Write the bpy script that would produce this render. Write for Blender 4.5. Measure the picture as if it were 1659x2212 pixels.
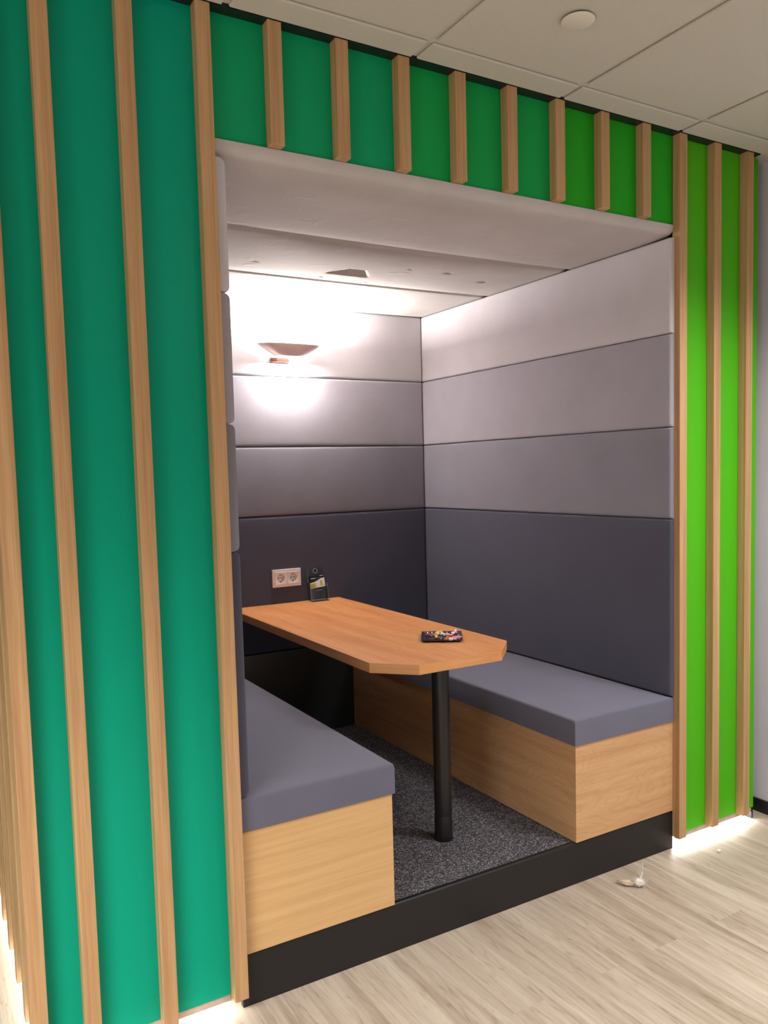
import bpy, bmesh, math, random
from mathutils import Matrix, Vector, noise as mnoise

# ------------------------------------------------------------------ clear
for o in list(bpy.data.objects):
    bpy.data.objects.remove(o, do_unlink=True)
S = bpy.context.scene
C = S.collection
PI = math.pi

# ------------------------------------------------------------------ camera
cam_d = bpy.data.cameras.new('camera')
cam = bpy.data.objects.new('camera', cam_d)
C.objects.link(cam)
cam_d.sensor_fit = 'VERTICAL'
cam_d.sensor_height = 24.0
cam_d.lens = 24.0 * 1747.16 / 2212.0
cam_d.shift_x = 11.27 / 2212.0
cam_d.shift_y = 42.72 / 2212.0
cam_d.clip_start = 0.02
cam_d.clip_end = 60
right = Vector((0.86413612, -0.50256767, -0.02635344))
down = Vector((-0.05983916, -0.05061369, -0.99692403))
fwd = Vector((0.49968795, 0.86305503, -0.07381035))
m = Matrix((right, -down, -fwd)).transposed().to_4x4()
m.translation = Vector((-0.81135, -2.22506, 1.59322))
cam.matrix_world = m
S.camera = cam

# ------------------------------------------------------------------ world, lights, exposure
S.view_settings.view_transform = 'Standard'
S.view_settings.look = 'None'
S.view_settings.exposure = 0.0
S.view_settings.gamma = 1.0
S.view_settings.use_curve_mapping = False
S.cycles.transparent_max_bounces = 32
W = bpy.data.worlds.new('world')
S.world = W
W.use_nodes = True
W.node_tree.nodes['Background'].inputs[0].default_value = (0.9, 0.92, 1.0, 1)
W.node_tree.nodes['Background'].inputs[1].default_value = 0.05

H = 2.871            # ceiling height


def area(name, loc, target, sx, sy, power, col=(1, 1, 1), spread=180):
    d = bpy.data.lights.new(name, 'AREA')
    d.shape = 'RECTANGLE'
    d.size, d.size_y = sx, sy
    d.energy = power
    d.color = col
    d.spread = math.radians(spread)
    o = bpy.data.objects.new(name, d)
    C.objects.link(o)
    o.location = loc
    v = Vector(target) - Vector(loc)
    o.rotation_euler = v.to_track_quat('-Z', 'Y').to_euler()
    return o


WARM = (1.0, 0.975, 0.955)
# the office's ceiling luminaires, in the room behind and beside the camera
for (x, y, sz, p, sp) in [(1.9, -1.1, 0.45, 34, 122), (1.3, -1.9, 0.45, 14, 122), (1.2, -2.7, 0.45, 12, 180), (-1.7, -0.9, 0.45, 12, 120),
                          (-2.5, -2.3, 1.8, 270, 124), (1.6, -3.4, 0.45, 18, 130), (1.6, -5.2, 0.45, 22, 130)]:
    area('ceiling_luminaire', (x, y, H - 0.015), (x, y, 0), sz, sz, p, WARM, sp)
# daylight from a window far to the left
area('window_daylight', (-4.9, -3.0, 1.6), (0.5, 0.2, 1.3), 1.6, 1.5, 36, (0.80, 0.90, 1.0), 160)

# ------------------------------------------------------------------ material helpers


def lin(c):
    f = lambda v: v / 12.92 if v <= 0.04045 else ((v + 0.055) / 1.055) ** 2.4
    return tuple(f(v / 255.0) for v in c) + (1.0,)


class NT:
    def __init__(self, name):
        self.m = bpy.data.materials.new(name)
        self.m.use_nodes = True
        self.t = self.m.node_tree
        self.b = self.t.nodes['Principled BSDF']
        self.out = self.t.nodes['Material Output']

    def n(self, typ, **kw):
        nd = self.t.nodes.new(typ)
        for k, v in kw.items():
            if k in nd.inputs.keys() if isinstance(k, str) else False:
                nd.inputs[k].default_value = v
            else:
                setattr(nd, k, v)
        return nd

    def l(self, a, b):
        self.t.links.new(a, b)

    def coords(self, scale, rand=False, rot=(0, 0, 0)):
        tc = self.n('ShaderNodeTexCoord')
        mp = self.n('ShaderNodeMapping')
        mp.inputs['Scale'].default_value = scale
        mp.inputs['Rotation'].default_value = rot
        self.l(tc.outputs['Object'], mp.inputs['Vector'])
        if rand:
            oi = self.n('ShaderNodeObjectInfo')
            mu = self.n('ShaderNodeMath', operation='MULTIPLY')
            mu.inputs[1].default_value = 37.0
            self.l(oi.outputs['Random'], mu.inputs[0])
            self.l(mu.outputs[0], mp.inputs['Location'])
        return mp.outputs[0]

    def noise(self, vec, scale, detail=4, rough=0.55, dist=0.0):
        nz = self.n('ShaderNodeTexNoise')
        nz.inputs['Scale'].default_value = scale
        nz.inputs['Detail'].default_value = detail
        nz.inputs['Roughness'].default_value = rough
        nz.inputs['Distortion'].default_value = dist
        self.l(vec, nz.inputs['Vector'])
        return nz.outputs['Fac']

    def ramp(self, fac, stops):
        r = self.n('ShaderNodeValToRGB')
        e = r.color_ramp.elements
        while len(e) < len(stops):
            e.new(0.5)
        for i, (p, c) in enumerate(stops):
            e[i].position = p
            e[i].color = c if len(c) == 4 else tuple(c) + (1,)
        self.l(fac, r.inputs[0])
        return r.outputs[0]

    def mix(self, fac, a, b, mode='MIX'):
        mx = self.n('ShaderNodeMix', data_type='RGBA', blend_type=mode)
        for sock, v in ((mx.inputs[0], fac), (mx.inputs[6], a), (mx.inputs[7], b)):
            if hasattr(v, 'is_linked') or isinstance(v, bpy.types.NodeSocket):
                self.l(v, sock)
            else:
                sock.default_value = v
        return mx.outputs[2]

    def bump(self, fac, strength, dist):
        bp = self.n('ShaderNodeBump')
        bp.inputs['Strength'].default_value = strength
        bp.inputs['Distance'].default_value = dist
        self.l(fac, bp.inputs['Height'])
        self.l(bp.outputs[0], self.b.inputs['Normal'])
        return bp

    def base(self, c):
        if isinstance(c, bpy.types.NodeSocket):
            self.l(c, self.b.inputs['Base Color'])
        else:
            self.b.inputs['Base Color'].default_value = c

    def set(self, **kw):
        for k, v in kw.items():
            self.b.inputs[k.replace('_', ' ')].default_value = v
        return self


def mat_plain(name, rgb, rough=0.5, spec=0.5, metal=0.0, var=0.06, vscale=6, bump=0.0):
    t = NT(name)
    v = t.coords((1, 1, 1))
    f = t.noise(v, vscale, 3)
    c = lin(rgb)
    dk = tuple(x * (1 - var) for x in c[:3]) + (1,)
    lt = tuple(min(1, x * (1 + var)) for x in c[:3]) + (1,)
    t.base(t.ramp(f, [(0.3, dk), (0.7, lt)]))
    t.b.inputs['Roughness'].default_value = rough
    t.b.inputs['Specular IOR Level'].default_value = spec
    t.b.inputs['Metallic'].default_value = metal
    if bump:
        t.bump(t.noise(v, 400, 2), bump, 0.001)
    return t.m


def mat_fabric(name, rgb, wrinkle=0.0):
    t = NT(name)
    v = t.coords((1, 1, 1))
    weave = t.noise(v, 900, 2, 0.6)
    cloud = t.noise(v, 5, 3, 0.5)
    c = lin(rgb)
    k = lambda s: tuple(x * s for x in c[:3]) + (1,)
    a = t.ramp(weave, [(0.3, k(0.86)), (0.7, k(1.12))])
    b = t.ramp(cloud, [(0.3, (0.95,) * 3), (0.7, (1.04,) * 3)])
    t.base(t.mix(1.0, a, b, 'MULTIPLY'))
    t.set(Roughness=0.85, Specular_IOR_Level=0.25, Sheen_Weight=0.15, Sheen_Roughness=0.5)
    if wrinkle:
        v2 = t.coords((1.0, 1.6, 1.0))
        wr = t.noise(v2, 11, 5, 0.62, 0.8)
        sh = t.ramp(wr, [(0.55, (0, 0, 0)), (0.8, (1, 1, 1))])
        mx = t.mix(0.06, sh, weave)
        t.bump(mx, wrinkle, 0.012)
    else:
        t.bump(weave, 0.25, 0.0008)
    return t.m


def mat_wood(name, dark, mid, light, scale, rough=0.5, rand=False, rings=0.5, spec=0.4, fig=None):
    """scale: noise frequency along each axis (low along the grain)"""
    t = NT(name)
    v = t.coords(scale, rand)
    f1 = t.noise(v, 1.0, 6, 0.6, 0.35)
    f2 = t.noise(v, 5.5, 4, 0.65, 0.2)
    base = t.ramp(f1, [(0.3, lin(dark)), (0.5, lin(mid)), (0.72, lin(light))])
    fine = t.ramp(f2, [(0.3, (0.84, 0.80, 0.75)), (0.6, (1.03, 1.03, 1.03))])
    col = t.mix(rings, base, fine, 'MULTIPLY')
    if fig:
        # cathedral figure: contour lines of a smooth stretched noise
        v3 = t.coords(fig)
        f3 = t.noise(v3, 1.0, 2, 0.4, 0.3)
        mu = t.n('ShaderNodeMath', operation='MULTIPLY')
        mu.inputs[1].default_value = 26.0
        t.l(f3, mu.inputs[0])
        fr = t.n('ShaderNodeMath', operation='PINGPONG')
        fr.inputs[1].default_value = 0.5
        t.l(mu.outputs[0], fr.inputs[0])
        ln = t.ramp(fr.outputs[0], [(0.0, (0.86, 0.81, 0.74)), (0.22, (1.0, 1.0, 1.0))])
        col = t.mix(0.45, col, ln, 'MULTIPLY')
    t.base(col)
    t.set(Roughness=rough, Specular_IOR_Level=spec)
    t.bump(f2, 0.08, 0.002)
    return t.m


def mat_emit(name, col, strength):
    t = NT(name)
    t.b.inputs['Base Color'].default_value = (1, 1, 1, 1)
    t.b.inputs['Emission Color'].default_value = tuple(col) + (1,)
    t.b.inputs['Emission Strength'].default_value = strength
    return t.m


def mat_clear(name, tint=(1, 1, 1), gloss=0.12, rough=0.08):
    m = bpy.data.materials.new(name)
    m.use_nodes = True
    t = m.node_tree
    t.nodes.clear()
    out = t.nodes.new('ShaderNodeOutputMaterial')
    tr = t.nodes.new('ShaderNodeBsdfTransparent')
    tr.inputs[0].default_value = tuple(tint) + (1,)
    gl = t.nodes.new('ShaderNodeBsdfGlossy')
    gl.inputs['Roughness'].default_value = rough
    fr = t.nodes.new('ShaderNodeFresnel')
    fr.inputs['IOR'].default_value = 1.45
    ad = t.nodes.new('ShaderNodeMath')
    ad.operation = 'MULTIPLY_ADD'
    ad.inputs[1].default_value = 0.9
    ad.inputs[2].default_value = gloss * 0.2
    mx = t.nodes.new('ShaderNodeMixShader')
    t.links.new(fr.outputs[0], ad.inputs[0])
    t.links.new(ad.outputs[0], mx.inputs[0])
    t.links.new(tr.outputs[0], mx.inputs[1])
    t.links.new(gl.outputs[0], mx.inputs[2])
    t.links.new(mx.outputs[0], out.inputs[0])
    return m


# ------------------------------------------------------------------ materials
M = {}
M['slat'] = mat_wood('larch_slat', (166, 127, 88), (184, 146, 104), (194, 157, 115), (42, 42, 0.8), 0.5, True, 1.0)
M['teal'] = mat_plain('teal_green_laminate', (0, 152, 122), 0.36, 0.14, var=0.015)
M['green_a'] = mat_plain('emerald_laminate', (12, 154, 100), 0.36, 0.14, var=0.015)
M['green_b'] = mat_plain('mid_green_laminate', (18, 156, 76), 0.36, 0.14, var=0.015)
M['green_c'] = mat_plain('leaf_green_laminate', (36, 158, 34), 0.36, 0.14, var=0.015)
M['green_d'] = mat_plain('bright_green_laminate', (76, 172, 24), 0.36, 0.14, var=0.015)
M['f1'] = mat_fabric('pale_grey_fabric', (196, 192, 197))
M['f2'] = mat_fabric('light_grey_fabric', (157, 153, 162))
M['f3'] = mat_fabric('mid_grey_fabric', (125, 123, 134))
M['f4'] = mat_fabric('slate_fabric', (70, 70, 85))
M['f5'] = mat_fabric('cushion_fabric', (96, 96, 111))
M['fc'] = mat_fabric('ceiling_fabric', (184, 178, 176), 0.22)
M['black'] = mat_plain('black_laminate', (27, 25, 26), 0.45, 0.4, var=0.08)
M['gloss'] = mat_plain('dark_gloss_laminate', (36, 41, 41), 0.22, 0.6, var=0.05)
M['blackmetal'] = mat_plain('black_powder_coat', (22, 22, 24), 0.35, 0.5, var=0.05)
M['dark'] = mat_plain('dark_shell_board', (60, 52, 46), 0.8, 0.2)
M['birch'] = mat_wood('birch_veneer', (194, 154, 104), (202, 163, 113), (208, 170, 121), (1.4, 1.4, 44), 0.45, True, 0.3)
M['birch_fig'] = mat_wood('figured_birch_veneer', (186, 142, 100), (198, 156, 112), (208, 167, 122), (1.6, 1.6, 30), 0.45, True, 0.3, fig=(1.7, 1.7, 5.5))
M['alder'] = mat_wood('alder_tabletop', (188, 122, 72), (204, 140, 88), (214, 154, 102), (17, 1.6, 17), 0.38, False, 0.4, fig=(5.0, 0.7, 5.0))
M['edge'] = mat_wood('alder_edge_band', (190, 126, 74), (206, 146, 92), (216, 160, 106), (3, 3, 30), 0.4, False, 0.3)
M['white'] = mat_plain('white_plastic', (232, 226, 222), 0.35, 0.5, var=0.02)
M['hole'] = mat_plain('dark_hole', (20, 18, 18), 0.6, 0.2)
M['metal'] = mat_plain('steel_contact', (150, 148, 145), 0.3, 0.5, 1.0)
M['wall'] = mat_plain('painted_wall', (206, 204, 210), 0.75, 0.25, var=0.02, vscale=2)
M['ceil'] = mat_plain('mineral_ceiling_tile', (194, 190, 181), 0.9, 0.1, var=0.03, vscale=160, bump=0.3)
M['grid'] = mat_plain('ceiling_grid', (214, 208, 196), 0.6, 0.3, var=0.02)
M['batten'] = mat_plain('bare_board_edge', (178, 162, 150), 0.7, 0.25, var=0.15, vscale=30)
M['shade'] = mat_plain('glazed_shade', (214, 186, 180), 0.22, 0.6, var=0.03)
M['led'] = mat_emit('led_light', (1.0, 0.97, 0.92), 130.0)
M['bulb'] = mat_emit('lit_bulb', (1.0, 0.94, 0.88), 120.0)
M['clear'] = mat_clear('clear_acrylic', (0.97, 0.97, 0.98), 0.25)
M['smoke'] = mat_clear('smoked_glass', (0.10, 0.10, 0.14), 0.3, 0.05)


def mat_carpet():
    t = NT('charcoal_loop_carpet')
    v = t.coords((1, 1, 1))
    vo = t.n('ShaderNodeTexVoronoi')
    vo.inputs['Scale'].default_value = 230
    t.l(v, vo.inputs['Vector'])
    rc = t.n('ShaderNodeSeparateColor')
    t.l(vo.outputs['Color'], rc.inputs[0])
    col = t.ramp(rc.outputs[0], [(0.0, lin((48, 46, 50))), (0.4, lin((84, 81, 86))), (0.75, lin((112, 108, 112))), (1.0, lin((160, 156, 158)))])
    n = t.noise(v, 260, 3, 0.7)
    dk = t.ramp(n, [(0.35, (0.25, 0.25, 0.25)), (0.6, (1.1, 1.1, 1.1))])
    t.base(t.mix(0.85, col, dk, 'MULTIPLY'))
    t.set(Roughness=0.95, Specular_IOR_Level=0.1)
    mx = t.mix(0.5, vo.outputs['Distance'], n)
    t.bump(mx, 1.0, 0.006)
    return t.m


M['carpet'] = mat_carpet()


def mat_floor():
    t = NT('oak_vinyl_planks')
    tc = t.n('ShaderNodeTexCoord')
    # swap x/y so that brick rows run along world Y
    sp = t.n('ShaderNodeSeparateXYZ')
    t.l(tc.outputs['Object'], sp.inputs[0])
    cb = t.n('ShaderNodeCombineXYZ')
    t.l(sp.outputs[1], cb.inputs[0])
    t.l(sp.outputs[0], cb.inputs[1])
    br = t.n('ShaderNodeTexBrick')
    br.offset = 0.37
    br.inputs['Scale'].default_value = 1.0
    br.inputs['Brick Width'].default_value = 1.22
    br.inputs['Row Height'].default_value = 0.152
    br.inputs['Mortar Size'].default_value = 0.0008
    br.inputs['Mortar Smooth'].default_value = 0.0
    br.inputs['Color1'].default_value = (0, 0, 0, 1)
    br.inputs['Color2'].default_value = (1, 1, 1, 1)
    br.inputs['Mortar'].default_value = (0.5, 0.5, 0.5, 1)
    t.l(cb.outputs[0], br.inputs['Vector'])
    # per plank shift of the grain
    pl = t.n('ShaderNodeSeparateColor')
    t.l(br.outputs['Color'], pl.inputs[0])
    mu = t.n('ShaderNodeMath', operation='MULTIPLY')
    mu.inputs[1].default_value = 19.0
    t.l(pl.outputs[0], mu.inputs[0])
    cx = t.n('ShaderNodeCombineXYZ')
    t.l(mu.outputs[0], cx.inputs[2])
    t.l(mu.outputs[0], cx.inputs[1])
    ad = t.n('ShaderNodeVectorMath', operation='ADD')
    t.l(tc.outputs['Object'], ad.inputs[0])
    t.l(cx.outputs[0], ad.inputs[1])
    mp = t.n('ShaderNodeMapping')
    mp.inputs['Scale'].default_value = (15, 0.75, 1)
    t.l(ad.outputs[0], mp.inputs['Vector'])
    f1 = t.noise(mp.outputs[0], 1.0, 8, 0.62, 1.3)
    mp2 = t.n('ShaderNodeMapping')
    mp2.inputs['Scale'].default_value = (80, 1.5, 1)
    t.l(ad.outputs[0], mp2.inputs['Vector'])
    f2 = t.noise(mp2.outputs[0], 1.0, 8, 0.7, 0.4)
    base = t.ramp(f1, [(0.25, lin((118, 102, 87))), (0.38, lin((152, 138, 121))), (0.55, lin((170, 157, 141))), (0.75, lin((184, 173, 157)))])
    fine = t.ramp(f2, [(0.28, (0.76, 0.73, 0.69)), (0.5, (1.0, 1.0, 1.0)), (0.75, (1.07, 1.07, 1.07))])
    col = t.mix(0.6, base, fine, 'MULTIPLY')
    mp3 = t.n('ShaderNodeMapping')
    mp3.inputs['Scale'].default_value = (38, 5.0, 1)
    t.l(ad.outputs[0], mp3.inputs['Vector'])
    f3 = t.noise(mp3.outputs[0], 1.0, 4, 0.6, 2.2)
    col = t.mix(0.5, col, t.ramp(f3, [(0.30, (0.78, 0.73, 0.68)), (0.46, (1.0, 1.0, 1.0)), (0.8, (1.05, 1.05, 1.05))]), 'MULTIPLY')
    # thin growth-ring lines, masked so that they come and go
    mp4 = t.n('ShaderNodeMapping')
    mp4.inputs['Scale'].default_value = (6.5, 0.55, 1)
    t.l(ad.outputs[0], mp4.inputs['Vector'])
    f4 = t.noise(mp4.outputs[0], 1.0, 4, 0.5, 0.6)
    m4 = t.n('ShaderNodeMath', operation='MULTIPLY')
    m4.inputs[1].default_value = 17.0
    t.l(f4, m4.inputs[0])
    p4 = t.n('ShaderNodeMath', operation='PINGPONG')
    p4.inputs[1].default_value = 0.5
    t.l(m4.outputs[0], p4.inputs[0])
    ln = t.ramp(p4.outputs[0], [(0.0, (0.70, 0.65, 0.59)), (0.12, (1, 1, 1))])
    msk = t.ramp(f3, [(0.40, (0.75, 0.75, 0.75)), (0.60, (0.12, 0.12, 0.12))])
    col = t.mix(msk, col, t.mix(1.0, col, ln, 'MULTIPLY'))
    tone = t.ramp(pl.outputs[0], [(0.0, (0.97, 0.965, 0.96)), (1.0, (1.02, 1.02, 1.02))])
    col = t.mix(1.0, col, tone, 'MULTIPLY')
    col = t.mix(br.outputs['Fac'], col, lin((164, 148, 128)))
    t.base(col)
    t.set(Roughness=0.42, Specular_IOR_Level=0.35)
    t.bump(f2, 0.06, 0.002)
    return t.m


M['floor'] = mat_floor()

# ------------------------------------------------------------------ geometry helpers


def box(bm, x0, x1, y0, y1, z0, z1, bev=0.0, seg=2):
    vs = [bm.verts.new(p) for p in [(x0, y0, z0), (x1, y0, z0), (x1, y1, z0), (x0, y1, z0),
                                    (x0, y0, z1), (x1, y0, z1), (x1, y1, z1), (x0, y1, z1)]]
    fs = [bm.faces.new([vs[i] for i in f]) for f in
          [(3, 2, 1, 0), (4, 5, 6, 7), (0, 1, 5, 4), (1, 2, 6, 5), (2, 3, 7, 6), (3, 0, 4, 7)]]
    if bev:
        es = list({e for f in fs for e in f.edges})
        bmesh.ops.bevel(bm, geom=es, offset=bev, segments=seg, affect='EDGES', profile=0.5)
    return bm


def prism(bm, pts, z0, z1, bev=0.0):
    lo = [bm.verts.new((x, y, z0)) for x, y in pts]
    hi = [bm.verts.new((x, y, z1)) for x, y in pts]
    n = len(pts)
    fs = [bm.faces.new(list(reversed(lo))), bm.faces.new(hi)]
    for i in range(n):
        fs.append(bm.faces.new([lo[i], lo[(i + 1) % n], hi[(i + 1) % n], hi[i]]))
    bmesh.ops.recalc_face_normals(bm, faces=fs)
    if bev:
        es = list({e for f in fs for e in f.edges})
        bmesh.ops.bevel(bm, geom=es, offset=bev, segments=2, affect='EDGES', profile=0.5)
    return bm


def lathe(bm, prof, seg=32, mat=None, closed=True):
    """prof: list of (r, z); rotated about z"""
    rings = []
    for r, z in prof:
        if r < 1e-6:
            rings.append([bm.verts.new((0, 0, z))])
        else:
            rings.append([bm.verts.new((r * math.cos(2 * PI * i / seg), r * math.sin(2 * PI * i / seg), z)) for i in range(seg)])
    fs = []
    for a, b in zip(rings, rings[1:]):
        for i in range(seg):
            j = (i + 1) % seg
            if len(a) == 1 and len(b) == 1:
                continue
            if len(a) == 1:
                fs.append(bm.faces.new([a[0], b[i], b[j]]))
            elif len(b) == 1:
                fs.append(bm.faces.new([a[i], b[0], a[j]]))
            else:
                fs.append(bm.faces.new([a[i], a[j], b[j], b[i]]))
    bmesh.ops.recalc_face_normals(bm, faces=fs)
    if mat:
        vs = [v for r in rings for v in r]
        bmesh.ops.transform(bm, matrix=mat, verts=vs)
    return bm


def tube(bm, pts, rad, seg=6):
    """pts polyline, rad float or list"""
    n = len(pts)
    pts = [Vector(p) for p in pts]
    rr = rad if isinstance(rad, (list, tuple)) else [rad] * n
    rings = []
    for i, p in enumerate(pts):
        d = (pts[min(i + 1, n - 1)] - pts[max(i - 1, 0)]).normalized()
        up = Vector((0, 0, 1)) if abs(d.z) < 0.9 else Vector((1, 0, 0))
        a = d.cross(up).normalized()
        b = d.cross(a)
        rings.append([bm.verts.new(p + rr[i] * (math.cos(2 * PI * k / seg) * a + math.sin(2 * PI * k / seg) * b)) for k in range(seg)])
    for r0, r1 in zip(rings, rings[1:]):
        for k in range(seg):
            bm.faces.new([r0[k], r0[(k + 1) % seg], r1[(k + 1) % seg], r1[k]])
    bm.faces.new(list(reversed(rings[0])))
    bm.faces.new(rings[-1])
    return bm


def thing(name, label, cat, loc=(0, 0, 0), group=None, rot=(0, 0, 0)):
    o = bpy.data.objects.new(name, None)
    o.empty_display_size = 0.1
    C.objects.link(o)
    o.location = loc
    o.rotation_euler = rot
    o['label'] = label
    o['category'] = cat
    if group:
        o['group'] = group
    return o


def wpos(o):
    v = Vector(o.location)
    while o.parent:
        o = o.parent
        v += Vector(o.location)
    return v


def obj(name, bm, mat, parent=None, label=None, smooth=False, world=True, loc=None, angle=None):
    """mesh object; geometry is given in world coordinates unless world=False"""
    me = bpy.data.meshes.new(name)
    off = Vector((0, 0, 0))
    if parent and world:
        off = -wpos(parent)
    if loc is not None:
        l = Vector(loc)
        bm.transform(Matrix.Translation(-l))
        off = off + l
        base = off
    else:
        base = Vector((0, 0, 0))
        if off.length:
            bm.transform(Matrix.Translation(off))
    bm.normal_update()
    bm.to_mesh(me)
    bm.free()
    mats = mat if isinstance(mat, (list, tuple)) else [mat]
    for k in mats:
        me.materials.append(k)
    if smooth:
        for p in me.polygons:
            p.use_smooth = True
        if angle:
            me.set_sharp_from_angle(angle=math.radians(angle))
    o = bpy.data.objects.new(name, me)
    C.objects.link(o)
    o.location = base
    if parent:
        o.parent = parent
    if label:
        o['label'] = label
    return o


def tag(o, label, cat, group=None):
    o['label'] = label
    o['category'] = cat
    if group:
        o['group'] = group
    return o


def struct(name, bm, mat, smooth=False):
    o = obj(name, bm, mat, smooth=smooth)
    o['kind'] = 'structure'
    return o


NB = bmesh.new

# ------------------------------------------------------------------ measured layout
SW, SD = 0.0424, 0.0373            # slat width / depth
ZS = 0.0508                        # slat bottoms
ZO = 2.5304                        # header panel lower edge
XL0, XSL, XSR, XE = -0.6204, -0.0716, 1.8462, 2.379
LIN = XSL + SW                     # opening left  (-0.0292)
RIN = XSR                          # opening right
XSIDE = -0.575                     # outer face of the booth's left side
DP = 1.7647                        # face of the back upholstery
ZP = 0.1621                        # platform top
ZBT, ZST = 0.542, 0.6437           # bench base top, seat top
ROWS = [ZST + 0.002, 1.3735, 1.7414, 2.1094, 2.4813]
XW = 2.468                         # room wall at the right

# ------------------------------------------------------------------ room shell
bm = NB()
box(bm, -5.0, XW, -6.5, 3.2, -0.05, 0.0)
struct('floor', bm, M['floor'])

bm = NB()
box(bm, XW, XW + 0.1, -6.5, 3.2, 0, H + 0.05)
struct('wall_right', bm, M['wall'])
bm = NB()
box(bm, -5.1, -5.0, -6.5, 3.2, 0, H + 0.05)
struct('wall_left', bm, M['wall'])
bm = NB()
box(bm, -5.0, XW, 3.2, 3.3, 0, H + 0.05)
struct('wall_back', bm, M['wall'])
bm = NB()
box(bm, -5.0, XW, -6.6, -6.5, 0, H + 0.05)
struct('wall_front', bm, M['wall'])
bm = NB()
box(bm, XW - 0.012, XW, -6.5, 3.2, 0, 0.06, 0.002)
struct('baseboard_right', bm, M['black'])

# suspended ceiling: visible grid plane with dropped tiles
bm = NB()
box(bm, -5.0, XW, -6.5, 3.2, H + 0.009, H + 0.035)
gx0, gs, gy0, gl = 0.0145, 0.6105, -0.143, 1.215
g = 0.010
for i in range(-9, 5):
    x0 = max(gx0 + i * gs + g, -4.99)
    x1 = min(gx0 + (i + 1) * gs - g, XW - 0.005)
    if x1 - x0 < 0.02:
        continue
    for j in range(-6, 4):
        y1 = gy0 - g + (j + 1) * gl
        y0 = gy0 + g + j * gl
        y0 = max(y0, -6.49)
        y1 = min(y1, 3.19)
        if y1 - y0 < 0.02:
            continue
        if x1 > -0.64 and x0 < XE + 0.001 and y1 > -SD:
            if y0 < -SD:
                y1 = -SD
            else:
                continue
        box(bm, x0, x1, y0, y1, H, H + 0.0095, 0.003, 1)
struct('ceiling', bm, M['ceil'])

bm = NB()
box(bm, -0.60, 2.341, -SD + 0.001, 0.012, H - 0.003, H + 0.012)
struct('trim_1', bm, M['blackmetal'])

# ------------------------------------------------------------------ the booth
booth = thing('meeting_booth', 'built-in meeting booth with green slatted front and grey padded interior', 'booth', (0.88, 0.0, 0.0))

# coloured facade boards
TH = 0.018
A = [0.1376, 0.3515, 0.5671, 0.7822, 0.9955, 1.2102, 1.4264, 1.6427]
ZPT = H - 0.0015
for (x0, x1, z0, key, lab) in [
        (XSIDE, XSL + SW - 0.001, 0.058, 'teal', 'teal green facade panel left of the opening'),
        (LIN, A[2] + 0.02, ZO, 'green_a', 'emerald header panel over the left of the opening'),
        (A[2] + 0.02, A[5] + 0.02, ZO, 'green_b', 'green header panel over the middle of the opening'),
        (A[5] + 0.02, RIN, ZO, 'green_c', 'leaf green header panel over the right of the opening'),
        (RIN + 0.02, XE, 0.052, 'green_d', 'bright green facade panel right of the opening')]:
    bm = NB()
    box(bm, x0, x1, 0.0, TH, z0, ZPT, 0.0006, 1)
    obj('facade_panel', bm, M[key], booth, lab)
bm = NB()
box(bm, XSIDE, XSIDE + TH, TH, 1.90, 0.058, ZPT, 0.0006, 1)
obj('facade_panel', bm, M['teal'], booth, 'teal green panel on the booth side')

# bare batten and white plinth under the raised panels
for (x0, x1, zt) in [(XSIDE + 0.002, XSL, 0.0575), (XSR + 0.03, XE - 0.004, 0.0515)]:
    bm = NB()
    box(bm, x0, x1, 0.0035, 0.016, zt - 0.022, zt, 0.001, 1)
    obj('batten', bm, M['batten'], booth)
    bm = NB()
    box(bm, x0 + 0.05, x1, 0.06, 0.08, 0.0, 0.06)
    obj('plinth', bm, M['white'], booth, 'pale recessed plinth')
bm = NB()
box(bm, XSIDE + 0.05, XSIDE + 0.07, 0.08, 1.88, 0.0, 0.06)
obj('plinth', bm, M['white'], booth, 'pale recessed plinth')
bm = NB()
box(bm, XE - 0.010, XE - 0.001, 0.001, 0.06, 0.0, 0.053)
obj('end_foot', bm, M['blackmetal'], booth, 'black foot at the right end')

# shell boards behind the upholstery
for (x0, x1, y0, y1, z0, z1) in [
        (LIN - 0.03, LIN - 0.0005, 0.019, 1.85, 0.065, 2.60),
        (RIN + 0.0005, RIN + 0.03, 0.019, 1.85, 0.065, 2.60),
        (LIN, RIN, 1.822, 1.85, 0.0, 2.60),
        (LIN, RIN, 0.019, 1.82, 2.575, 2.60)]:
    bm = NB()
    box(bm, x0, x1, y0, y1, z0, z1)
    obj('shell_board', bm, M['dark'], booth)
bm = NB()
box(bm, XE - 0.018, XE, 0.019, 1.85, 0.058, ZPT)
obj('shell_board', bm, M['white'], booth)

# platform
bm = NB()
box(bm, LIN - 0.006, RIN + 0.004, 0.0, 0.018, 0.0, ZP - 0.001, 0.001, 1)
obj('platform_fascia', bm, M['black'], booth, 'black kick board')
bm = NB()
box(bm, LIN, RIN, 0.018, 1.82, 0.0, ZP - 0.006)
plat = obj('platform', bm, M['dark'], booth)
bm = NB()
box(bm, 0.44, 1.37, 0.0185, DP, ZP - 0.006, ZP)
carpet = obj('carpet', bm, M['carpet'], booth, 'speckled charcoal carpet')
bm = NB()
box(bm, 0.50, 1.306, 0.002, 0.0185, ZP - 0.001, ZP + 0.0015, 0.0006, 1)
obj('edge_trim', bm, M['blackmetal'], booth)

# dark glossy panel under the table on the back wall
bm = NB()
box(bm, 0.0, 1.82, DP, DP + 0.018, ZP, ZST)
obj('lower_back_panel', bm, M['gloss'], booth, 'dark glossy panel below the table')


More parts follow.
